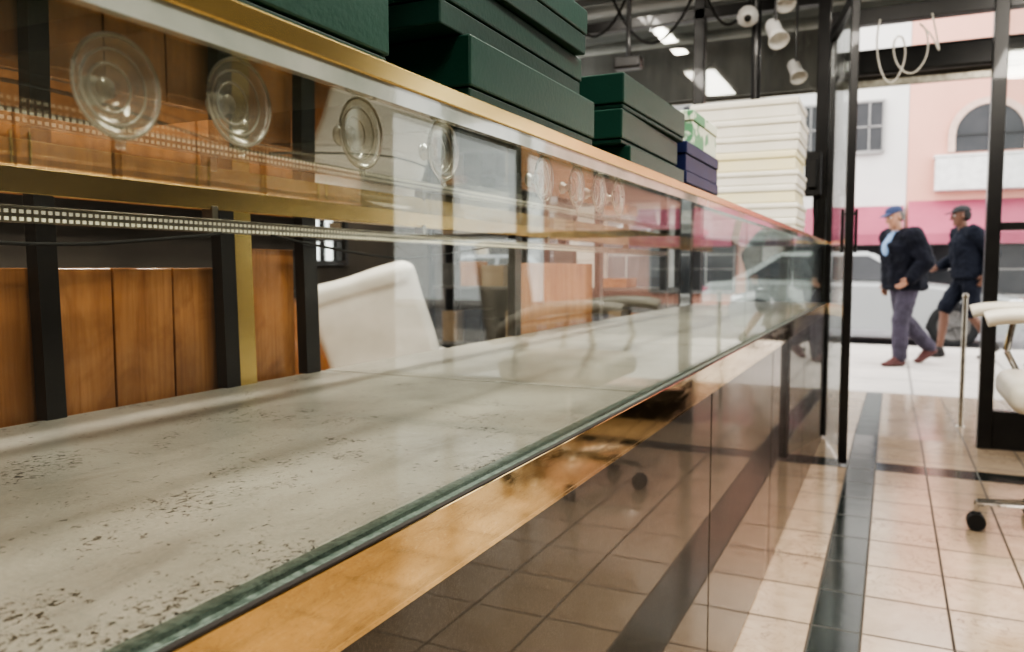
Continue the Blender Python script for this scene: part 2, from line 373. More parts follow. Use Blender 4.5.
def post(y_top,y_bot,w,mat,nm='rear_post'):
    bm=bmesh.new(); x0,x1=XB,XB+.02; zt=1.0175
    pts=[(x0,y_bot,ZD),(x1,y_bot,ZD),(x1,y_bot+w,ZD),(x0,y_bot+w,ZD),(x0,y_top,zt),(x1,y_top,zt),(x1,y_top+w,zt),(x0,y_top+w,zt)]
    vs=[bm.verts.new(q) for q in pts]
    for f in ((0,3,2,1),(4,5,6,7),(0,1,5,4),(1,2,6,5),(2,3,7,6),(3,0,4,7)): bm.faces.new([vs[i] for i in f])
    return mk(nm,bm,mat,case)
post(.918,.925,.028,M['black']); p=post(.947,.954,.036,M['gold']); p['label']='brass upright'
post(.624,.63,.026,M['black']); post(1.108,1.115,.036,M['black'])
post(1.98,1.98,.04,M['black']); post(2.68,2.68,.04,M['black']); post(3.6,3.6,.04,M['black'])
def rdoor(y0,y1,zt,planks):
    bm=bmesh.new(); w=(y1-y0)/planks
    for i in range(planks): abox(bm,XB-.018,XB-.006,y0+i*w+.0014,y0+(i+1)*w-.0014,ZD-.04,zt,.0015)
    p=mk('sliding_door',bm,M['wood'],case); p['label']='orange wood plank sliding door'
    b=box('door_backing',XB-.022,XB-.0185,y0,y1,ZD-.04,zt,M['carcass']); b.parent=p; b.location=b.location-case.location-p.location
rdoor(-.5,.44,.93,8); rdoor(.445,.95,.93,5); rdoor(.985,1.115,.962,1); rdoor(2.02,2.68,.945,1)
bm=bmesh.new(); abox(bm,XB+.022,XB+.026,Y0,3.6,.983,1.001,.0006); abox(bm,XB+.022,XB+.036,Y0,3.6,1.001,1.003,.0004)
p=mk('led_rail',bm,M['steel'],case)
bm=bmesh.new(); y=-.1
while y<2.6:
    for zz in (.9875,.9965):
        abox(bm,XB+.026,XB+.0275,y,y+.0045,zz-.0022,zz+.0022)
    y+=.009
p=mk('led_chips',bm,M['led'],case); p['kind']='stuff'
for yy in (.3,.9,1.5,2.2,3.0): box('led_bracket',XB+.002,XB+.024,yy,yy+.012,.985,1.024,M['steel'],case,bev=.001)
c=tube('power_cable',[(XB+.03,.2,.985),(XB+.04,.45,.965),(XB+.045,.62,.955),(XB+.04,.8,.97),(XB+.03,.91,.982)],.0025,M['rubber']); tag(c,'thin black cable drooping beneath the light strip','cable')
c=tube('power_cable',[(XB+.03,1.02,.983),(XB+.05,1.3,.945),(XB+.05,1.5,.955),(XB+.03,1.8,.982)],.0022,M['rubber']); tag(c,'thin black cable hanging in the empty case','cable')

def cup(y,z,i):
    e=empty('suction_cup',(XF-.014,y,z),'clear plastic suction cup stuck inside the front glass','suction cup','suction cups on the front glass')
    o=(XF-.0143,y,z); ax=(-1,0,0)
    bm=bmesh.new()
    lathe(bm,[(.0,.002),(.010,.0015),(.018,.0008),(.0238,0),(.0243,.0008),(.0225,.0022),(.0185,.0034),(.0165,.0038),(.012,.0062),(.0095,.0085),(.0088,.0098),(.0,.0098)],o,ax,40); mk('cup_disc',bm,M['cup'],e,smooth=True)
    for R,h,w in ((.0238,.0012,.0011),(.0178,.0040,.0008),(.0115,.0070,.0008)):
        bm=bmesh.new(); lathe(bm,[(R-w,h),(R,h-w),(R+w,h),(R,h+w)],o,ax,40,closed=True); mk('ridge_ring',bm,M['cuprim'],e,smooth=True)
    bm=bmesh.new()
    lathe(bm,[(.0,.0098),(.0055,.0098),(.0045,.012),(.0042,.016),(.0068,.0175),(.0072,.0205),(.005,.022),(.0,.022)],o,ax,24); mk('knob',bm,M['cuprim'],e,smooth=True)
    bm=bmesh.new(); abox(bm,XF-.0155,XF-.0147,y-.003,y+.003,z-.0295,z-.023,.0003); mk('pull_tab',bm,M['cup'],e)
for i,(y,z) in enumerate(((.268,1.016),(.347,1.023),(.461,1.023),(.573,1.026),(.783,1.024),(.879,1.024),(.958,1.024),(1.037,1.024))): cup(y,z,i)

# ------------------------------------------------------------------ boxes on top
ZS=1.0575
def sbox(name,x0,x1,y0,y1,z0,z1,mb,ml,label,group,lidf=.42,rot=0):
    e=empty(name,((x0+x1)/2,(y0+y1)/2,z0),label,'box',group); h=z1-z0; zl=z1-h*lidf
    bm=bmesh.new(); abox(bm,x0+.002,x1-.002,y0+.002,y1-.002,z0+.0003,zl-.0008,.0015); mk('box_base',bm,mb,e)
    bm=bmesh.new(); abox(bm,x0,x1,y0,y1,zl,z1-.0003,.002); mk('lid',bm,ml,e)
    e.rotation_euler=(0,0,rot); return e
G='stacked green boxes on the case top'
lb='dark green leatherette jewelry box stacked on the case top'
def gb(x0,x1,y0,y1,z0,z1,lf=.5,rot=0): sbox('jewelry_box',x0,x1,y0,y1,z0,z1,M['green'],M['green2'],lb,G,lidf=lf,rot=rot)
H3=(0,.085,.136,.190)
for k,(dx,dy,r) in enumerate(((0,0,0),(-.006,-.01,.01),(.001,.004,-.006))):
    gb(-.66,-.353+dx,-.02+dy,.283+dy,ZS+H3[k],ZS+H3[k+1],.45,r)
for k,(dx,dy,r) in enumerate(((0,0,0),(-.005,-.01,.008),(0,.0,-.006))):
    gb(-.66,-.353+dx,.31+dy,.523+dy,ZS+H3[k],ZS+H3[k+1],.6,r)
for k,(dx,a,b,r) in enumerate(((0,.65,.985,0),(-.010,.61,.968,.012),(0,.635,.955,-.008))):
    gb(-.65,-.352+dx,a,b,ZS+H3[k],ZS+H3[k+1],.55,r)
gb(-.65,-.36,.66,.94,ZS+.190,ZS+.235,.5,.006)
gb(-.60,-.352,1.14,1.475,ZS,ZS+.052,.85); gb(-.60,-.360,1.115,1.462,ZS+.052,ZS+.102,.85,.014); gb(-.60,-.354,1.12,1.475,ZS+.102,ZS+.153,.85,-.012)
for k in range(2): sbox('navy_box',-.58,-.354,1.50,1.80,ZS+k*.055,ZS+(k+1)*.055,M['navy'],M['navy'],'navy blue box stacked beside the green boxes','navy boxes')
def patmat():
    m,t,o=nt('pale_green_print'); b=t.nodes.new('ShaderNodeBsdfPrincipled'); lk(t,b.outputs[0],o.inputs[0])
    lk(t,mixc(t,ramp(t,noise(t,coord(t),26,3),.50,.55),(.66,.72,.60),(.13,.32,.18)),b.inputs['Base Color']); return m
M['print']=patmat()
sbox('printed_box',-.56,-.356,1.56,1.79,ZS+.11,ZS+.178,M['print'],M['print'],'pale green printed carton on the navy boxes',None,lidf=.3)
z=ZS
for k in range(8):
    h=(.075,.062,.072,.058,.078,.064,.070,.078)[k]; dx=(0,.012,-.012,.006,-.016,.004,.014,-.008)[k]
    mm=M['yellowed'] if k in (2,4) else M['offwhite']
    e=empty('storage_tray',(-.565,3.57,z),'off-white flat storage tray stacked on the case top' if mm is M['offwhite'] else 'yellowed cream storage tray in the stack','tray','stacked off-white trays')
    bm=bmesh.new(); abox(bm,-.781+dx,-.359+dx*.4,3.405,3.745,z+.0003,z+h*.62,.006); mk('tray_body',bm,mm,e)
    bm=bmesh.new(); abox(bm,-.785+dx,-.355+dx*.4,3.40,3.75,z+h*.62,z+h-.0004,.007); mk('tray_lid',bm,mm if k==4 else M['offwhite'],e)
    z+=h

# ------------------------------------------------------------------ office chairs
def tube_bm(bm,pts,r):
    for a,b in zip(pts,pts[1:]): acyl(bm,a,b,r,seg=12)
def office_chair(loc,yaw,label,tilt=0,mat='cream',bz=.60,roll=0,arms=True,bw=.22,th=.035,seat0=.455,seat1=.56,crumple=0):
    e=empty('office_chair',loc,label,'chair'); e['_local']=1; e.rotation_euler=(0,0,yaw)
    for k in range(5):
        a=2*math.pi*k/5; c,s=math.cos(a),math.sin(a)
        bm=bmesh.new(); acyl(bm,(.02*c,.02*s,.115),(.30*c,.30*s,.10),.019,.013,12); acyl(bm,(.30*c,.30*s,.105),(.30*c,.30*s,.06),.008); mk('base_leg',bm,M['chrome'],e)
        bm=bmesh.new(); t=Vector((-s,c,0))
        for sg in (-1,1):
            ctr=Vector((.30*c,.30*s,.031))+t*.014*sg
            acyl(bm,ctr-t*.009,ctr+t*.009,.030,seg=20)
        acyl(bm,Vector((.30*c,.30*s,.05)),Vector((.30*c,.30*s,.066)),.02,.014); mk('caster',bm,M['blackmat'],e)
    bm=bmesh.new(); acyl(bm,(0,0,.10),(0,0,.28),.028); acyl(bm,(0,0,.28),(0,0,.43),.016); abox(bm,-.1,.1,-.09,.09,.43,.456,.006); mk('column',bm,M['chrome'],e)
    bm=bmesh.new(); abox(bm,-.25,.24,-.235,.235,seat0,seat1,.045,seg=5); mk('seat',bm,M[mat],e,smooth=True)
    bm=bmesh.new(); abox(bm,-th,th,-bw,bw,.0,.44,th-.001,seg=5); abox(bm,-th*1.3,th*1.2,-bw*.94,bw*.94,.36,.45,th*1.1,seg=6)
    if crumple:
        me=bpy.data.meshes.new('t'); bm.to_mesh(me); bm.free(); o=bpy.data.objects.new('t',me); COL.objects.link(o)
        m=o.modifiers.new('r','REMESH'); m.mode='VOXEL'; m.voxel_size=.008
        s_=o.modifiers.new('s','SMOOTH'); s_.iterations=8
        tx=bpy.data.textures.new('w','CLOUDS'); tx.noise_scale=.22; tx.noise_depth=0; d=o.modifiers.new('d','DISPLACE'); d.texture=tx; d.strength=crumple; d.mid_level=.5
        m2=bake(o); bpy.data.objects.remove(o); bm=bmesh.new(); bm.from_mesh(m2)
    bmesh.ops.transform(bm,matrix=Matrix.Translation((-.27,0,bz))@Matrix.Rotation(roll,4,'X')@Matrix.Rotation(-.16-tilt,4,'Y'),verts=bm.verts[:])
    mk('backrest',bm,M[mat],e,smooth=True)
    if arms:
      for sg in (-1,1):
        bm=bmesh.new(); y=sg*.265
        tube_bm(bm,[(-.15,y*.9,.48),(-.15,y,.49),(-.12,y,.70),(.18,y,.745)],.012); tube_bm(bm,[(.1,y*.9,.48),(.14,y,.50),(.2,y,.62),(.18,y,.745)],.012); mk('arm_frame',bm,M['chrome'],e)
        tube('armrest',[(-.22,y,.66),(-.15,y,.72),(-.02,y,.765),(.14,y,.782),(.28,y,.778),(.32,y,.765)],.026,M[mat],e)
    return e
office_chair((.595,3.22,0),math.pi,'cream padded office chair with chrome star base on casters')
office_chair((-1.98,2.96,0),math.radians(118),'white vinyl office chair leaning back behind the counter',tilt=.12,mat='whitevinyl',bz=.49,roll=-.27,arms=False,bw=.225,th=.032,crumple=.016)

for k in range(5):
    y0=-.2+k*.72
    e=empty('wall_cabinet',(XL+.17,y0+.35,1.2),'orange wood wall cabinet with two plank doors','cabinet','wall cabinets behind the counter')
    box('cabinet_body',XL+.002,XL+.32,y0,y0+.70,1.2,1.75,M['wood'],e,bev=.003)
    for s in range(2):
        d=box('cabinet_door',XL+.321,XL+.34,y0+.01+s*.345,y0+.345+s*.345,1.21,1.74,M['wood'],e,bev=.004)
        bm=bmesh.new(); yy=y0+.32+s*.06; acyl(bm,(XL+.365,yy,1.25),(XL+.365,yy,1.35),.006); acyl(bm,(XL+.34,yy,1.26),(XL+.365,yy,1.26),.004); acyl(bm,(XL+.34,yy,1.34),(XL+.365,yy,1.34),.004)
        h=mk('handle',bm,M['gold']); h.parent=d; h.location=h.location-e.location-d.location
e=empty('back_counter',(XL+.25,1.3,0),'low wooden back counter with dark top along the wall','counter')
box('counter_body',XL+.002,XL+.45,-.6,3.2,0,.80,M['wood'],e,bev=.004); box('countertop',XL+.002,XL+.48,-.62,3.22,.80,.83,M['carcass'],e,bev=.004)
e=empty('wall_mirror',(XL+.02,3.5,.95),'small wall mirror in black frame','mirror')
box('mirror_glass',XL+.012,XL+.016,3.36,3.64,.97,1.28,pmat('mirror',(.8,.82,.82),.03,1,(.8,.82,.82)),e); 
bm=bmesh.new()
for a in ((3.33,3.36,.94,1.31),(3.64,3.67,.94,1.31),(3.36,3.64,.94,.97),(3.36,3.64,1.28,1.31)): abox(bm,XL+.002,XL+.03,a[0],a[1],a[2],a[3],.003)
mk('mirror_frame',bm,M['black'],e)
def shelf(x0,x1,y0,y1,zt,label,backz):
    e=empty('shelving_unit',((x0+x1)/2,(y0+y1)/2,0),label,'shelf','window shelving behind the counter')
    for (a,b) in ((x0,y0),(x1-.03,y0),(x0,y1-.03),(x1-.03,y1-.03)): box('upright',a,a+.03,b,b+.03,0,zt,M['black'],e,bev=.002)
    zs=[.1,.45,.8,1.12,1.42,zt-.02]
    for zz in zs:
        if zz<=zt-.02: box('shelf_board',x0+.002,x1-.002,y0+.002,y1-.002,zz,zz+.018,M['shelfgrey'],e,bev=.002)
    box('back_panel',x0+.03,x1-.03,y1-.012,y1-.004,.12,backz,M['shelfgrey'],e)
    return zs
z1=shelf(-2.62,-1.95,4.28,4.64,1.75,'black metal shelving unit with grey shelves by the window',.8)
z2=shelf(-1.86,-1.12,4.28,4.64,1.3,'low black metal shelving unit with grey shelves by the window',.8)
random.seed(3)
tanc=pmat('tan_card',(.30,.22,.14),.7)
cols=[M['offwhite'],M['green'],M['shelfgrey'],M['wood'],tanc,M['blackmat']]
for xs,zz in ((-2.56,.818),(-2.56,1.138),(-2.56,1.438),(-2.56,.468),(-1.80,.818),(-1.80,1.138),(-1.80,.468)):
    x=xs
    while x<xs+.48:
        w=random.uniform(.07,.15); h=random.uniform(.05,.22 if zz!=1.138 or xs<-2 else .12); mm=random.choice(cols)
        sbox('carton',x,x+w,4.34,4.34+random.uniform(.12,.22),zz,zz+h,mm,mm,'small cardboard carton stored on the window shelving','cartons on the window shelving',lidf=.3); x+=w+random.uniform(.02,.07)

# ------------------------------------------------------------------ fittings near the window
e=empty('security_camera',(-.727,4.5,2.2),'white dome security camera on a black ceiling pole','camera')
bm=bmesh.new(); acyl(bm,(-.70,4.52,1.6),(-.70,4.52,ZC),.024); mk('pole',bm,M['black'],e)
bm=bmesh.new(); acyl(bm,(-.70,4.5,2.25),(-.73,4.40,2.25),.014); lathe(bm,[(0,.055),(.027,.048),(.048,.027),(.056,0),(.048,-.03),(.025,-.048),(0,-.055)],(-.725,4.38,2.24),(0,0,1)); mk('housing',bm,M['white'],e,smooth=True)
bm=bmesh.new(); lathe(bm,[(.0,.062),(.01,.060),(.018,.055),(.02,.03),(0,.03)],(-.725,4.38,2.235),(.15,-.9,-.35)); mk('lens',bm,M['blackmat'],e,smooth=True)
def spot(x,y,z,zt,label,s=1):
    e=empty('track_spotlight',(x,y,z),label,'lamp','white spotlights near the window')
    bm=bmesh.new(); acyl(bm,(x,y,z+.05*s),(x,y,zt),.006); mk('stem',bm,M['black'],e)
    bm=bmesh.new(); lathe(bm,[(0,-.07*s),(.03*s,-.068*s),(.036*s,-.05*s),(.036*s,.02*s),(.05*s,.07*s),(.046*s,.07*s),(.03*s,.03*s),(0,.025*s)],(x,y,z),(.3,-.5,-.7)); mk('lamp_head',bm,M['white'],e,smooth=True)
spot(-.55,4.36,2.31,ZC,'white spotlight hanging from the ceiling'); spot(-.545,4.08,2.06,ZC,'white spotlight on a long black stem'); spot(-.50,4.56,1.98,ZC,'white spotlight on a long black stem',.9)
e=empty('ceiling_track',(-1.2,3.9,2.4),'black lighting track hanging on a rod','lighting track')
bm=bmesh.new(); abox(bm,-2.2,-.6,3.98,4.02,2.42,2.46,.004); mk('track_rail',bm,M['black'],e)
bm=bmesh.new(); acyl(bm,(-1.25,4.0,2.0),(-1.25,4.0,ZC),.012); abox(bm,-1.32,-1.18,3.96,4.04,1.94,2.0,.01); mk('rod',bm,M['black'],e)
for (x0,x1,dz,yy) in ((-1.9,-1.3,.30,4.45),(-1.6,-.85,.42,4.3),(-1.1,-.62,.30,4.55)):
    c=tube('ceiling_cable',[(x0,yy,ZC-.005),(x0+.03,yy,ZC-.25),(x0*.6+x1*.4,yy-.02,ZC-dz-.42),(x0*.3+x1*.7,yy,ZC-dz-.36),(x1-.02,yy,ZC-.3),(x1,yy,ZC-.005)],.007,M['rubber']); tag(c,'black cable sagging from the ceiling by the window','cable','ceiling cables by the window')
# pipes under the entrance soffit
for yy,zz,rr in ((5.1,2.62,.03),(5.5,2.60,.02),(5.8,2.56,.035)):
    bm=bmesh.new(); acyl(bm,(-2.9,yy,zz),(2.9,yy,zz),rr)
    for xx in (-2.2,-.9,.4,1.7): acyl(bm,(xx,yy,zz),(xx,yy,2.7),.006); acyl(bm,(xx-.02,yy,zz),(xx+.02,yy,zz),rr*1.15)
    o=mk('ceiling_pipe',bm,M['soffit']); tag(o,'grey pipe running beneath the entrance soffit','pipe','pipes under the entrance soffit')
e=empty('intercom_box',(-.40,4.68,1.3),'black wall intercom with hanging cord on the end post','intercom')
bm=bmesh.new(); abox(bm,-.45,-.365,4.64,4.70,1.32,1.56,.01); abox(bm,-.43,-.385,4.61,4.64,1.36,1.52,.008); mk('intercom_body',bm,M['blackmat'],e)
tube('cord',[(-.40,4.65,1.33),(-.40,4.63,1.2),(-.37,4.63,1.15),(-.38,4.64,1.3)],.005,M['rubber'],e)
pts=[(-.10,4.66,2.218),(-.12,4.63,2.12),(-.09,4.62,1.93),(-.03,4.61,1.86),(.03,4.62,1.99),(.01,4.64,2.13),(-.04,4.64,2.10),(-.02,4.63,1.97),(.06,4.62,1.90),(.13,4.63,2.0),(.12,4.65,2.14),(.07,4.66,2.19),(.15,4.65,2.10),(.19,4.64,1.98),(.14,4.66,2.218)]
c=tube('hanging_cable',pts,.0045,M['offwhite']); tag(c,'loose white cable hanging in loops below the door header','cable')
e=empty('metal_post',(.40,5.55,-.05),'slim grey metal post standing in the entrance','post')
bm=bmesh.new(); acyl(bm,(.40,5.5,-.036),(.40,5.5,.75),.014); mk('pole',bm,M['steel'],e)
bm=bmesh.new(); lathe(bm,[(0,.012),(.022,.010),(.03,0),(0,0)],(.40,5.5,-.036),(0,0,1)); mk('foot',bm,M['steel'],e)
bm=bmesh.new(); lathe(bm,[(0,.03),(.014,.025),(.02,.01),(.014,0),(0,0)],(.40,5.5,.75),(0,0,1)); mk('cap',bm,M['steel'],e)

# ------------------------------------------------------------------ outdoors
struct(box('floor_sidewalk',-16,16,YE,12.0,-.4,-.12,M['walk']))
struct(box('floor_street',-20,20,12.0,19.5,-.5,-.22,M['asphalt']))
struct(box('floor_far_sidewalk',-20,20,19.5,22.4,-.5,-.1,M['walk']))
pink=pmat('salmon_stucco',(.78,.44,.35),.8,0,(.70,.39,.31),.6); wht=pmat('white_stucco',(.74,.72,.69),.8,0,(.64,.63,.61),.6)
grey=pmat('grey_stucco',(.36,.345,.33),.8,0,(.27,.26,.25),.7); mag=pmat('pink_canvas',(.44,.12,.18),.7,0,(.36,.095,.145),.8)
dkg=pmat('dark_window',(.03,.033,.037),.12,0,(.06,.06,.065),.8); frm=pmat('window_frame_grey',(.35,.34,.33),.6)
def building(x0,x1,mat,label,wins,h=9,arch=None,awn=None,sign=None):
    e=empty('building',((x0+x1)/2,22.5,-.1),label,'building')
    box('facade',x0,x1,22.5,23.5,-.1,h,mat,e)
    for (a,b,c,d) in wins:
        bm=bmesh.new(); abox(bm,a,b,22.42,22.499,c,d,0); mk('window_pane',bm,dkg,e)
        bm=bmesh.new(); w=.06
        abox(bm,a-w,a,22.38,22.499,c-w,d+w); abox(bm,b,b+w,22.38,22.499,c-w,d+w); abox(bm,a,b,22.38,22.499,d,d+w); abox(bm,a,b,22.36,22.499,c-w*1.5,c); abox(bm,(a+b)/2-.02,(a+b)/2+.02,22.39,22.43,c,d); abox(bm,a,b,22.39,22.43,(c+d)/2-.02,(c+d)/2+.02)
        mk('window_frame',bm,frm,e)
    if arch:
      for (cx,zc,r,zb) in arch:
        def outline(R,n=20): return [(cx-R,zb)]+[(cx-R*math.cos(math.pi*i/n),zc+R*math.sin(math.pi*i/n)) for i in range(n+1)]+[(cx+R,zb)]
        bm=bmesh.new(); o=outline(r); f=bm.faces.new([bm.verts.new((x,22.47,z)) for x,z in o]); mk('arched_window',bm,dkg,e)
        bm=bmesh.new(); a=[bm.verts.new((x,22.42,z)) for x,z in outline(r)]; b=[bm.verts.new((x,22.42,z)) for x,z in outline(r+.16)]; 
        a2=[bm.verts.new((x,22.499,z)) for x,z in outline(r)]; b2=[bm.verts.new((x,22.499,z)) for x,z in outline(r+.16)]
        for i in range(len(a)-1):
            bm.faces.new((a[i],a[i+1],b[i+1],b[i])); bm.faces.new((a[i],a2[i],a2[i+1],a[i+1])); bm.faces.new((b[i],b[i+1],b2[i+1],b2[i]))
        mk('arch_frame',bm,pmat('pale_pink_trim',(.68,.5,.42),.7),e)
        bm=bmesh.new(); abox(bm,cx-.02,cx+.02,22.43,22.465,zb,zc+r); abox(bm,cx-r,cx+r,22.43,22.465,zc-.02,zc+.02); mk('mullion',bm,M['black'],e)
    for (a,b,z0,z1) in (awn or []):
        bm=bmesh.new(); pr=[(22.5,z1),(21.5,z0+.25),(21.5,z0),(21.53,z0),(21.53,z0+.22),(22.5,z1-.06)]
        L_=[bm.verts.new((a,y,z)) for y,z in pr]; R_=[bm.verts.new((b,y,z)) for y,z in pr]
        for i in range(len(pr)): j=(i+1)%len(pr); bm.faces.new((L_[i],L_[j],R_[j],R_[i]))
        bm.faces.new(L_); bm.faces.new(R_[::-1]); mk('awning',bm,mag,e)
    for (a,b,z0,z1) in (sign or []):
        bm=bmesh.new(); abox(bm,a,b,22.1,22.5,z0,z1,.03); abox(bm,a-.03,b+.03,22.08,22.5,z1,z1+.06,.01); mk('sign_box',bm,M['white'],e)
    return e
building(.25,9,pink,'salmon stucco building with arched windows and pink awning',[(.6,2.9,.3,1.5),(3.3,5.6,.3,1.5)],h=8,arch=[(2.0,4.15,.72,3.75),(3.9,4.15,.72,3.75),(5.8,4.15,.72,3.75)],awn=[(.3,3.0,1.5,2.6),(3.2,6,1.5,2.6)],sign=[(.85,3.4,2.8,3.6)])
building(-3.2,.24,wht,'white building with square windows above pink awning',[(-.95,-.35,3.9,5.1),(-2.5,-1.6,3.9,5.1),(-2.6,-.3,.3,1.5)],h=10,awn=[(-3,.2,1.5,2.5)])
building(-8.5,-3.21,grey,'grey building with shop windows',[(-8,-6,.2,2.4),(-5.6,-3.8,.2,2.4),(-7.8,-6.6,4,5.4),(-5.4,-4.2,4,5.4)],h=9)
building(-15,-8.51,pmat('beige_stucco',(.45,.40,.33),.8),'beige building with shop windows',[(-14,-12,.2,2.4),(-11.5,-9.2,.2,2.4),(-13.4,-12,4,5.4)],h=8)

def car(loc,col,label,flip=1):
    e=empty('car',loc,label,'car'); e['_local']=1; e.rotation_euler=(0,0,0 if flip>0 else math.pi)
    paint=pmat('car_paint',col,.25,0,col,coat=.8)
    bot=.22; prof=[(2.2,.35),(2.24,.55),(2.12,.74),(1.3,.90),(.95,.94)]
    prof+=[(-1.45,.98),(-2.1,.93),(-2.24,.80),(-2.26,.4),(-2.1,bot)]
    def archp(cx,r=.36,n=10): return [(cx-r*math.cos(math.pi*i/n),bot+.02+r*math.sin(math.pi*i/n)) for i in range(n+1)]
    prof+=archp(-1.35)+archp(1.35)+[(2.1,bot)]
    b=bmesh.new(); L_=[b.verts.new((x,-.86,z)) for x,z in prof]; R_=[b.verts.new((x,.86,z)) for x,z in prof]
    n=len(prof); b.faces.new(L_); b.faces.new(R_[::-1])
    for i in range(n): j=(i+1)%n; b.faces.new((L_[i],L_[j],R_[j],R_[i]))
    bmesh.ops.recalc_face_normals(b,faces=b.faces[:])
    ed=[x for x in b.edges if abs(x.verts[0].co.y-x.verts[1].co.y)<1e-4 and min(x.verts[0].co.z,x.verts[1].co.z)>.5]
    bmesh.ops.bevel(b,geom=ed,offset=.07,segments=3,affect='EDGES'); mk('body',b,paint,e)
    b=bmesh.new()
    vs=[b.verts.new(p) for p in ((1.0,-.78,.93),(-1.8,-.78,.95),(-1.05,-.62,1.40),(.25,-.62,1.40),(1.0,.78,.93),(-1.8,.78,.95),(-1.05,.62,1.40),(.25,.62,1.40))]
    for f in ((0,1,2,3),(7,6,5,4),(0,3,7,4),(1,5,6,2),(3,2,6,7),(0,4,5,1)): b.faces.new([vs[i] for i in f])
    bmesh.ops.recalc_face_normals(b,faces=b.faces[:]); bmesh.ops.bevel(b,geom=b.edges[:],offset=.05,segments=3,affect='EDGES'); mk('roof',b,paint,e)
    for s in (-1,1):
        for q in (((.80,.97),(-.28,.97),(-.28,1.33),(.22,1.33)),((-.36,.97),(-1.55,.98),(-1.02,1.33),(-.36,1.33))):
            b=bmesh.new(); vv=[]
            for x,z in q:
                y=.78-(z-.93)/.47*.16+.006; vv.append(b.verts.new((x,s*y,z)))
            b.faces.new(vv); mk('side_window',b,dkg,e)
        for x in (1.35,-1.35):
            b=bmesh.new(); lathe(b,[(0,.0),(.2,.0),(.22,.03),(.315,.03),(.33,0),(.33,-.18),(.31,-.2),(0,-.2)],(x,s*.86,.33),(0,s,0),28); w=mk('tire',b,M['rubber'],e)
            b=bmesh.new(); lathe(b,[(0,.02),(.05,.018),(.06,.006),(.19,.012),(.21,.028),(.215,.02)],(x,s*.862,.33),(0,s,0),28)
            for k in range(5):
                a=2*math.pi*k/5; acyl(b,(x+.04*math.cos(a),s*.875,.33+.04*math.sin(a)),(x+.2*math.cos(a),s*.878,.33+.2*math.sin(a)),.02,.014,8)
            mk('rim',b,M['shelfgrey'],e)
        b=bmesh.new(); abox(b,.72,.88,s*.9-.07,s*.9+.07,.95,1.06,.03); mk('side_mirror',b,paint,e)
        for hx in (-.45,-1.35):
            b=bmesh.new(); abox(b,hx,hx+.2,s*.865-.01,s*.865+.01,.81,.835,.004); mk('door_handle',b,M['chrome'],e)
        b=bmesh.new(); abox(b,2.0,2.2,s*.68-.14,s*.68+.14,.6,.72,.03); mk('headlight',b,M['chrome'],e)
        b=bmesh.new(); abox(b,-2.26,-2.1,s*.7-.12,s*.7+.12,.7,.85,.02); mk('taillight',b,mag,e)
    b=bmesh.new(); vv=[b.verts.new(p) for p in ((.93,-.68,.985),(.93,.68,.985),(.33,.56,1.35),(.33,-.56,1.35))]; b.faces.new(vv)
    bmesh.ops.translate(b,verts=b.verts[:],vec=(.03,0,.02)); mk('windshield',b,dkg,e)
    return e
car((-.55,13.7,-.22),(.36,.37,.37),'silver sedan parked at the curb',1)
car((-6.2,13.7,-.22),(.16,.17,.18),'dark grey sedan parked along the street',1)

# ------------------------------------------------------------------ people
_b=bmesh.new(); bmesh.ops.create_icosphere(_b,subdivisions=2,radius=1); ICO=[v.co.copy() for v in _b.verts]; _b.free()
def r3(r): return Vector((r,r,r)) if isinstance(r,(int,float)) else Vector(r)
def hs(bm,a,ra,b=None,rb=None,R=None):
    t=bmesh.new(); R=R or Matrix.Identity(3)
    for c,r in ((a,ra),(b,rb)):
        if c is None: continue
        rr=r3(r); c=Vector(c)
        for s in ICO: t.verts.new(c+R@Vector((s.x*rr.x,s.y*rr.y,s.z*rr.z)))
    g=bmesh.ops.convex_hull(t,input=t.verts[:])
    dl=[v for v in t.verts if not v.link_faces]
    bmesh.ops.delete(t,geom=dl,context='VERTS')
    merge(bm,t)
def organic(name,bm,mat,parent,vox=.006,sm=3,wr=0):
    me=bpy.data.meshes.new('t'); bm.to_mesh(me); bm.free(); o=bpy.data.objects.new('t',me); COL.objects.link(o)
    m=o.modifiers.new('r','REMESH'); m.mode='VOXEL'; m.voxel_size=vox
    s=o.modifiers.new('s','SMOOTH'); s.iterations=sm; s.factor=.5
    if wr:
        tx=bpy.data.textures.new('w','CLOUDS'); tx.noise_scale=.09; d=o.modifiers.new('d','DISPLACE'); d.texture=tx; d.strength=wr; d.mid_level=.5
    m2=bake(o); bpy.data.objects.remove(o)
    b=bmesh.new(); b.from_mesh(m2); return mk(name,b,mat,parent,smooth=True,origin=(0,0,0))
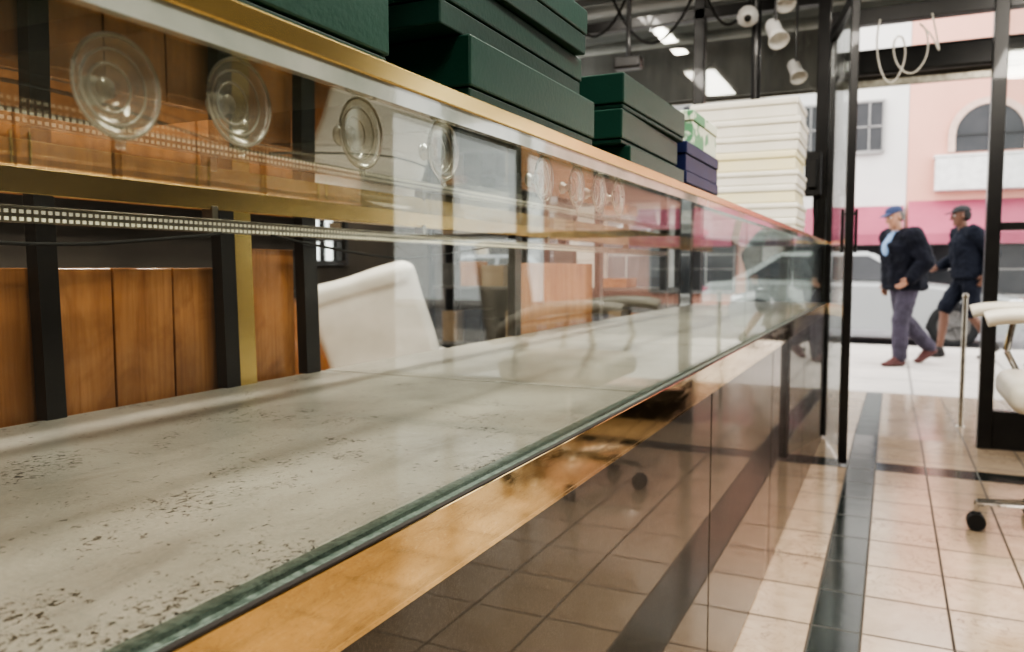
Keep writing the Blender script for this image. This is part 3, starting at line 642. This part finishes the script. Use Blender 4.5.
def person(loc,yaw,label,J,skin,top,bottom,capm,hairm,shoem,shorts=False,sleeves=True,collar=None,bulk=1.0):
    e=empty('person',loc,label,'person'); e['_local']=1; e.rotation_euler=(0,0,yaw)
    V=lambda k:Vector(J[k])
    pel,wai,che,nek,hd=map(V,('pelvis','waist','chest','neck','head'))
    HR=Matrix.Rotation(J.get('nod',.2),3,'Y')@Matrix.Rotation(J.get('turn',0),3,'Z')
    H=lambda p:hd+HR@Vector(p)
    bm=bmesh.new()
    hs(bm,pel,(.10,.14,.09),wai,(.09,.125,.08)); hs(bm,wai,(.09,.125,.08),che,(.105,.15,.10)); hs(bm,che,(.105,.15,.1),nek-Vector((0,0,.06)),(.07,.08,.04))
    hs(bm,nek-Vector((0,0,.06)),.058,H((-.01,0,-.06)),.052)
    hs(bm,H((-.012,0,.035)),(.098,.077,.085),R=HR)
    hs(bm,H((.01,0,.0)),(.082,.068,.08),H((.035,0,-.085)),(.04,.042,.025),R=HR)
    hs(bm,H((.088,0,.018)),.008,H((.108,0,-.025)),(.014,.015,.01),R=HR)
    hs(bm,H((.075,0,-.058)),(.016,.024,.006),R=HR)
    hs(bm,H((.076,0,-.088)),(.014,.02,.014),R=HR)
    for s in (-1,1): hs(bm,H((-.005,s*.079,-.005)),(.016,.009,.03),R=HR); hs(bm,H((.078,s*.03,.03)),(.012,.02,.008),R=HR)
    for sd,s in (('L',1),('R',-1)):
        sh,el,wr=V('sh'+sd),V('el'+sd),V('wr'+sd)
        hs(bm,che+Vector((0,0,.04)),.08,sh,.055); hs(bm,sh,.052,el,.04); hs(bm,el,.04,wr,.027)
        d=(V('hand'+sd)-wr).normalized(); side=Vector((1,0,0)); side=(side-d*side.dot(d)).normalized(); nrm=d.cross(side)
        Rm=Matrix((side,nrm,d)).transposed()
        hs(bm,wr,(.026,.02,.02),wr+d*.085,(.041,.015,.015),R=Rm)
        inn=Vector((0,-s,0))
        for i,(o,l) in enumerate(((.030,.072),(.010,.080),(-.010,.075),(-.029,.06))):
            p0=wr+d*.088+side*o; p1=p0+d*l*.45+inn*.006; p2=p1+(d*.8+inn*.6).normalized()*l*.32; p3=p2+(d*.45+inn*.85).normalized()*l*.25
            hs(bm,p0,.0098,p1,.009); hs(bm,p1,.009,p2,.0082); hs(bm,p2,.0082,p3,.007)
        t0=wr+d*.03+side*.03; t1=t0+(d*.7+side*.7).normalized()*.038; t2=t1+(d*.95+side*.15+inn*.3).normalized()*.032
        hs(bm,t0,.013,t1,.011); hs(bm,t1,.011,t2,.009)
        hp,kn,an,toe=V('hip'+sd),V('kn'+sd),V('an'+sd),V('toe'+sd)
        hs(bm,hp,.085,kn,.052); cm=kn.lerp(an,.3)+Vector((-.015,0,0)); hs(bm,kn,.05,cm,.052); hs(bm,cm,.052,an,.034); hs(bm,an,.036,an.lerp(toe,.6)+Vector((0,0,.0)),.024)
    organic('body',bm,skin,e,.0055,2)
    B=bulk
    bm=bmesh.new(); b0=pel+Vector((-.0,0,J.get('hem',-.02)))
    hs(bm,b0,(.155*B,.195*B,.03),wai,(.15*B,.19*B,.06)); hs(bm,wai,(.15*B,.19*B,.06),che,(.145*B,.195*B,.09)); hs(bm,V('shL')-Vector((0,.02,0)),.072*B,V('shR')+Vector((0,.02,0)),.072*B); hs(bm,che,(.14*B,.19*B,.09),nek-Vector((0,0,.07)),(.09,.11,.035))
    hs(bm,nek-Vector((.01,0,.06)),(.078,.08,.03),nek-Vector((.008,0,.015)),(.068,.068,.015))
    for sd in 'LR':
        sh,el,wr=V('sh'+sd),V('el'+sd),V('wr'+sd)
        if sleeves: hs(bm,sh,.08*B,el,.068*B); hs(bm,el,.068*B,el.lerp(wr,.93),.05*B)
        else: hs(bm,sh,.074,sh.lerp(el,.75),.062)
    organic('jacket' if sleeves else 'shirt',bm,top,e,.008,3,.035)
    if collar:
        bm=bmesh.new(); hs(bm,nek+Vector((.055,0,-.07)),(.05,.065,.04),che+Vector((.122*B,0,-.02)),(.045,.06,.09)); hs(bm,nek+Vector((.0,0,-.02)),(.066,.068,.02)); organic('shirt',bm,collar,e,.006,2)
    bm=bmesh.new(); hs(bm,pel+Vector((0,0,-.0)),(.125,.165,.07),pel-Vector((0,0,.08)),(.125,.165,.07))
    for sd in 'LR':
        hp,kn,an=V('hip'+sd),V('kn'+sd),V('an'+sd)
        if shorts: hs(bm,hp,.108,hp.lerp(kn,.9),.095)
        else: hs(bm,hp,.115,kn,.092); hs(bm,kn,.092,an.lerp(kn,.06),.078)
    organic('shorts' if shorts else 'trousers',bm,bottom,e,.008,3,.028)
    for sd in 'LR':
        an,toe=V('an'+sd),V('toe'+sd); heel=V('heel'+sd)
        bm=bmesh.new(); hs(bm,heel,(.045,.042,.030),toe,(.052,.048,.023)); hs(bm,heel+Vector((.0,0,.012)),.038,an,.052); hs(bm,an,.048,toe.lerp(heel,.2)+Vector((0,0,.008)),(.046,.042,.028))
        organic('shoe',bm,shoem,e,.006,2)
    bm=bmesh.new(); hs(bm,H((-.03,0,.02)),(.088,.083,.07),H((-.045,0,-.03)),(.06,.074,.03),R=HR); organic('hair',bm,hairm,e,.006,1)
    bm=bmesh.new(); hs(bm,H((-.012,0,.06)),(.108,.088,.012),H((-.014,0,.085)),(.095,.078,.045),R=HR); hs(bm,H((.07,0,.058)),(.05,.07,.006),H((.135,0,.045)),(.035,.055,.005),R=HR); hs(bm,H((-.01,0,.128)),.008,R=HR)
    organic('cap',bm,capm,e,.005,2)
    for s in (-1,1):
        bm=bmesh.new(); hs(bm,H((.077,s*.031,.018)),(.012,.013,.008),R=HR); mk('eye',bm,M['white'],e,smooth=True)
        bm=bmesh.new(); hs(bm,H((.087,s*.031,.018)),(.0045,.006,.006),R=HR); mk('pupil',bm,M['blackmat'],e,smooth=True)
    return e
skin1=pmat('skin',(.40,.22,.15),.5); skin2=pmat('skin_dark',(.15,.075,.05),.5)
jack=pmat('navy_jacket',(.005,.006,.011),.7,0,(.009,.010,.018),8,bump=.3,spec=.2); trous=pmat('mauve_trousers',(.06,.05,.075),.8,0,(.04,.034,.05),8,bump=.3)
blk=pmat('navy_cloth',(.008,.010,.018),.75,0,(.014,.017,.027),8,bump=.3,spec=.2); shrt=pmat('light_blue_shirt',(.22,.33,.50),.7)
capb=pmat('blue_cap',(.03,.045,.11),.7); hairg=pmat('grey_hair',(.12,.11,.1),.8); hairk=pmat('black_hair',(.01,.01,.01),.7)
shoeb=pmat('brown_shoe',(.08,.018,.014),.5); shok=pmat('dark_shoe',(.02,.017,.017),.6)
J1=dict(pelvis=(0,0,.93),waist=(.02,0,1.08),chest=(.06,0,1.28),neck=(.10,0,1.46),head=(.15,0,1.585),nod=.28,turn=.15,hem=-.10,
 shL=(.06,.21,1.375),elL=(-.02,.31,1.12),wrL=(.12,.27,.93),handL=(.2,.24,.87),shR=(.06,-.21,1.375),elR=(-.08,-.31,1.12),wrR=(.02,-.29,.89),handR=(.05,-.28,.80),
 hipL=(0,.09,.90),knL=(.10,.10,.50),anL=(.10,.10,.09),heelL=(.07,.10,.033),toeL=(.27,.115,.024),
 hipR=(0,-.09,.90),knR=(-.07,-.10,.49),anR=(-.40,-.10,.17),heelR=(-.445,-.10,.13),toeR=(-.27,-.11,.026))
person((.12,9.6,-.12),math.radians(214),'walking person in dark navy jacket, blue cap and mauve trousers',J1,skin1,jack,trous,capb,hairg,shoeb,collar=shrt,bulk=1.38)
J2=dict(pelvis=(-.02,0,.96),waist=(.0,0,1.12),chest=(.03,0,1.34),neck=(.06,0,1.52),head=(.10,0,1.64),nod=.1,turn=-.1,hem=-.02,
 shL=(.03,.19,1.45),elL=(-.16,.24,1.22),wrL=(-.10,.24,.98),handL=(-.06,.23,.88),shR=(.03,-.19,1.45),elR=(.02,-.25,1.17),wrR=(.22,-.22,1.06),handR=(.32,-.2,1.03),
 hipL=(-.02,.09,.93),knL=(.0,.10,.52),anL=(-.26,.10,.17),heelL=(-.30,.10,.13),toeL=(-.14,.11,.026),
 hipR=(-.02,-.09,.93),knR=(.20,-.10,.56),anR=(.24,-.10,.09),heelR=(.21,-.10,.033),toeR=(.41,-.11,.03))
person((.78,10.6,-.12),math.radians(200),'walking person in black cap, navy jacket and shorts',J2,skin2,blk,blk,pmat('black_cap',(.01,.01,.012),.6),hairk,shok,shorts=True,bulk=1.18)

# ------------------------------------------------------------------ lights
def fixture(x,y,lx,ly,pw,col=(1,.935,.84)):
    e=empty('ceiling_light',(x,y,ZC-.06),'slim fluorescent ceiling light fixture','lamp','ceiling light fixtures')
    bm=bmesh.new(); abox(bm,x-lx/2-.03,x+lx/2+.03,y-ly/2-.03,y+ly/2+.03,ZC-.05,ZC-.001,.004); mk('fixture_body',bm,M['white'],e)
    bm=bmesh.new(); abox(bm,x-lx/2,x+lx/2,y-ly/2,y+ly/2,ZC-.062,ZC-.0505,.002); mk('diffuser',bm,pmat('lit_diffuser',(.9,.9,.88),.5,emit=col,estr=6),e)
    l=bpy.data.lights.new('ceiling_lamp','AREA'); l.shape='RECTANGLE'; l.size=lx; l.size_y=ly; l.energy=pw; l.color=col
    o=bpy.data.objects.new('lamp_light',l); COL.objects.link(o); o.parent=e; o.location=(0,0,-.012)
fixture(1.0,.3,.30,1.2,54); fixture(1.0,2.6,.20,1.2,54); fixture(-.1,1.2,.34,1.2,44); fixture(-1.8,.8,.30,1.2,44); fixture(-1.8,2.7,.12,1.2,34); fixture(.6,-1.4,.30,1.2,36)
w=bpy.data.worlds.new('sky'); scene.world=w; w.use_nodes=True; t=w.node_tree
bg=t.nodes['Background']; bg.inputs[0].default_value=(1,.985,.97,1); bg.inputs[1].default_value=3.0

# ------------------------------------------------------------------ camera
cd=bpy.data.cameras.new('camera'); cam=bpy.data.objects.new('camera',cd); COL.objects.link(cam)
cd.sensor_width=36; cd.lens=28; cd.clip_start=.02; cd.clip_end=200
cam.location=(0,0,.93); cam.rotation_euler=(math.radians(90-4.17),0,math.radians(25.5))
cd.dof.use_dof=True; cd.dof.focus_distance=.75; cd.dof.aperture_fstop=8.0
scene.camera=cam
for o in bpy.data.objects:
    if '_local' in o.keys(): del o['_local']
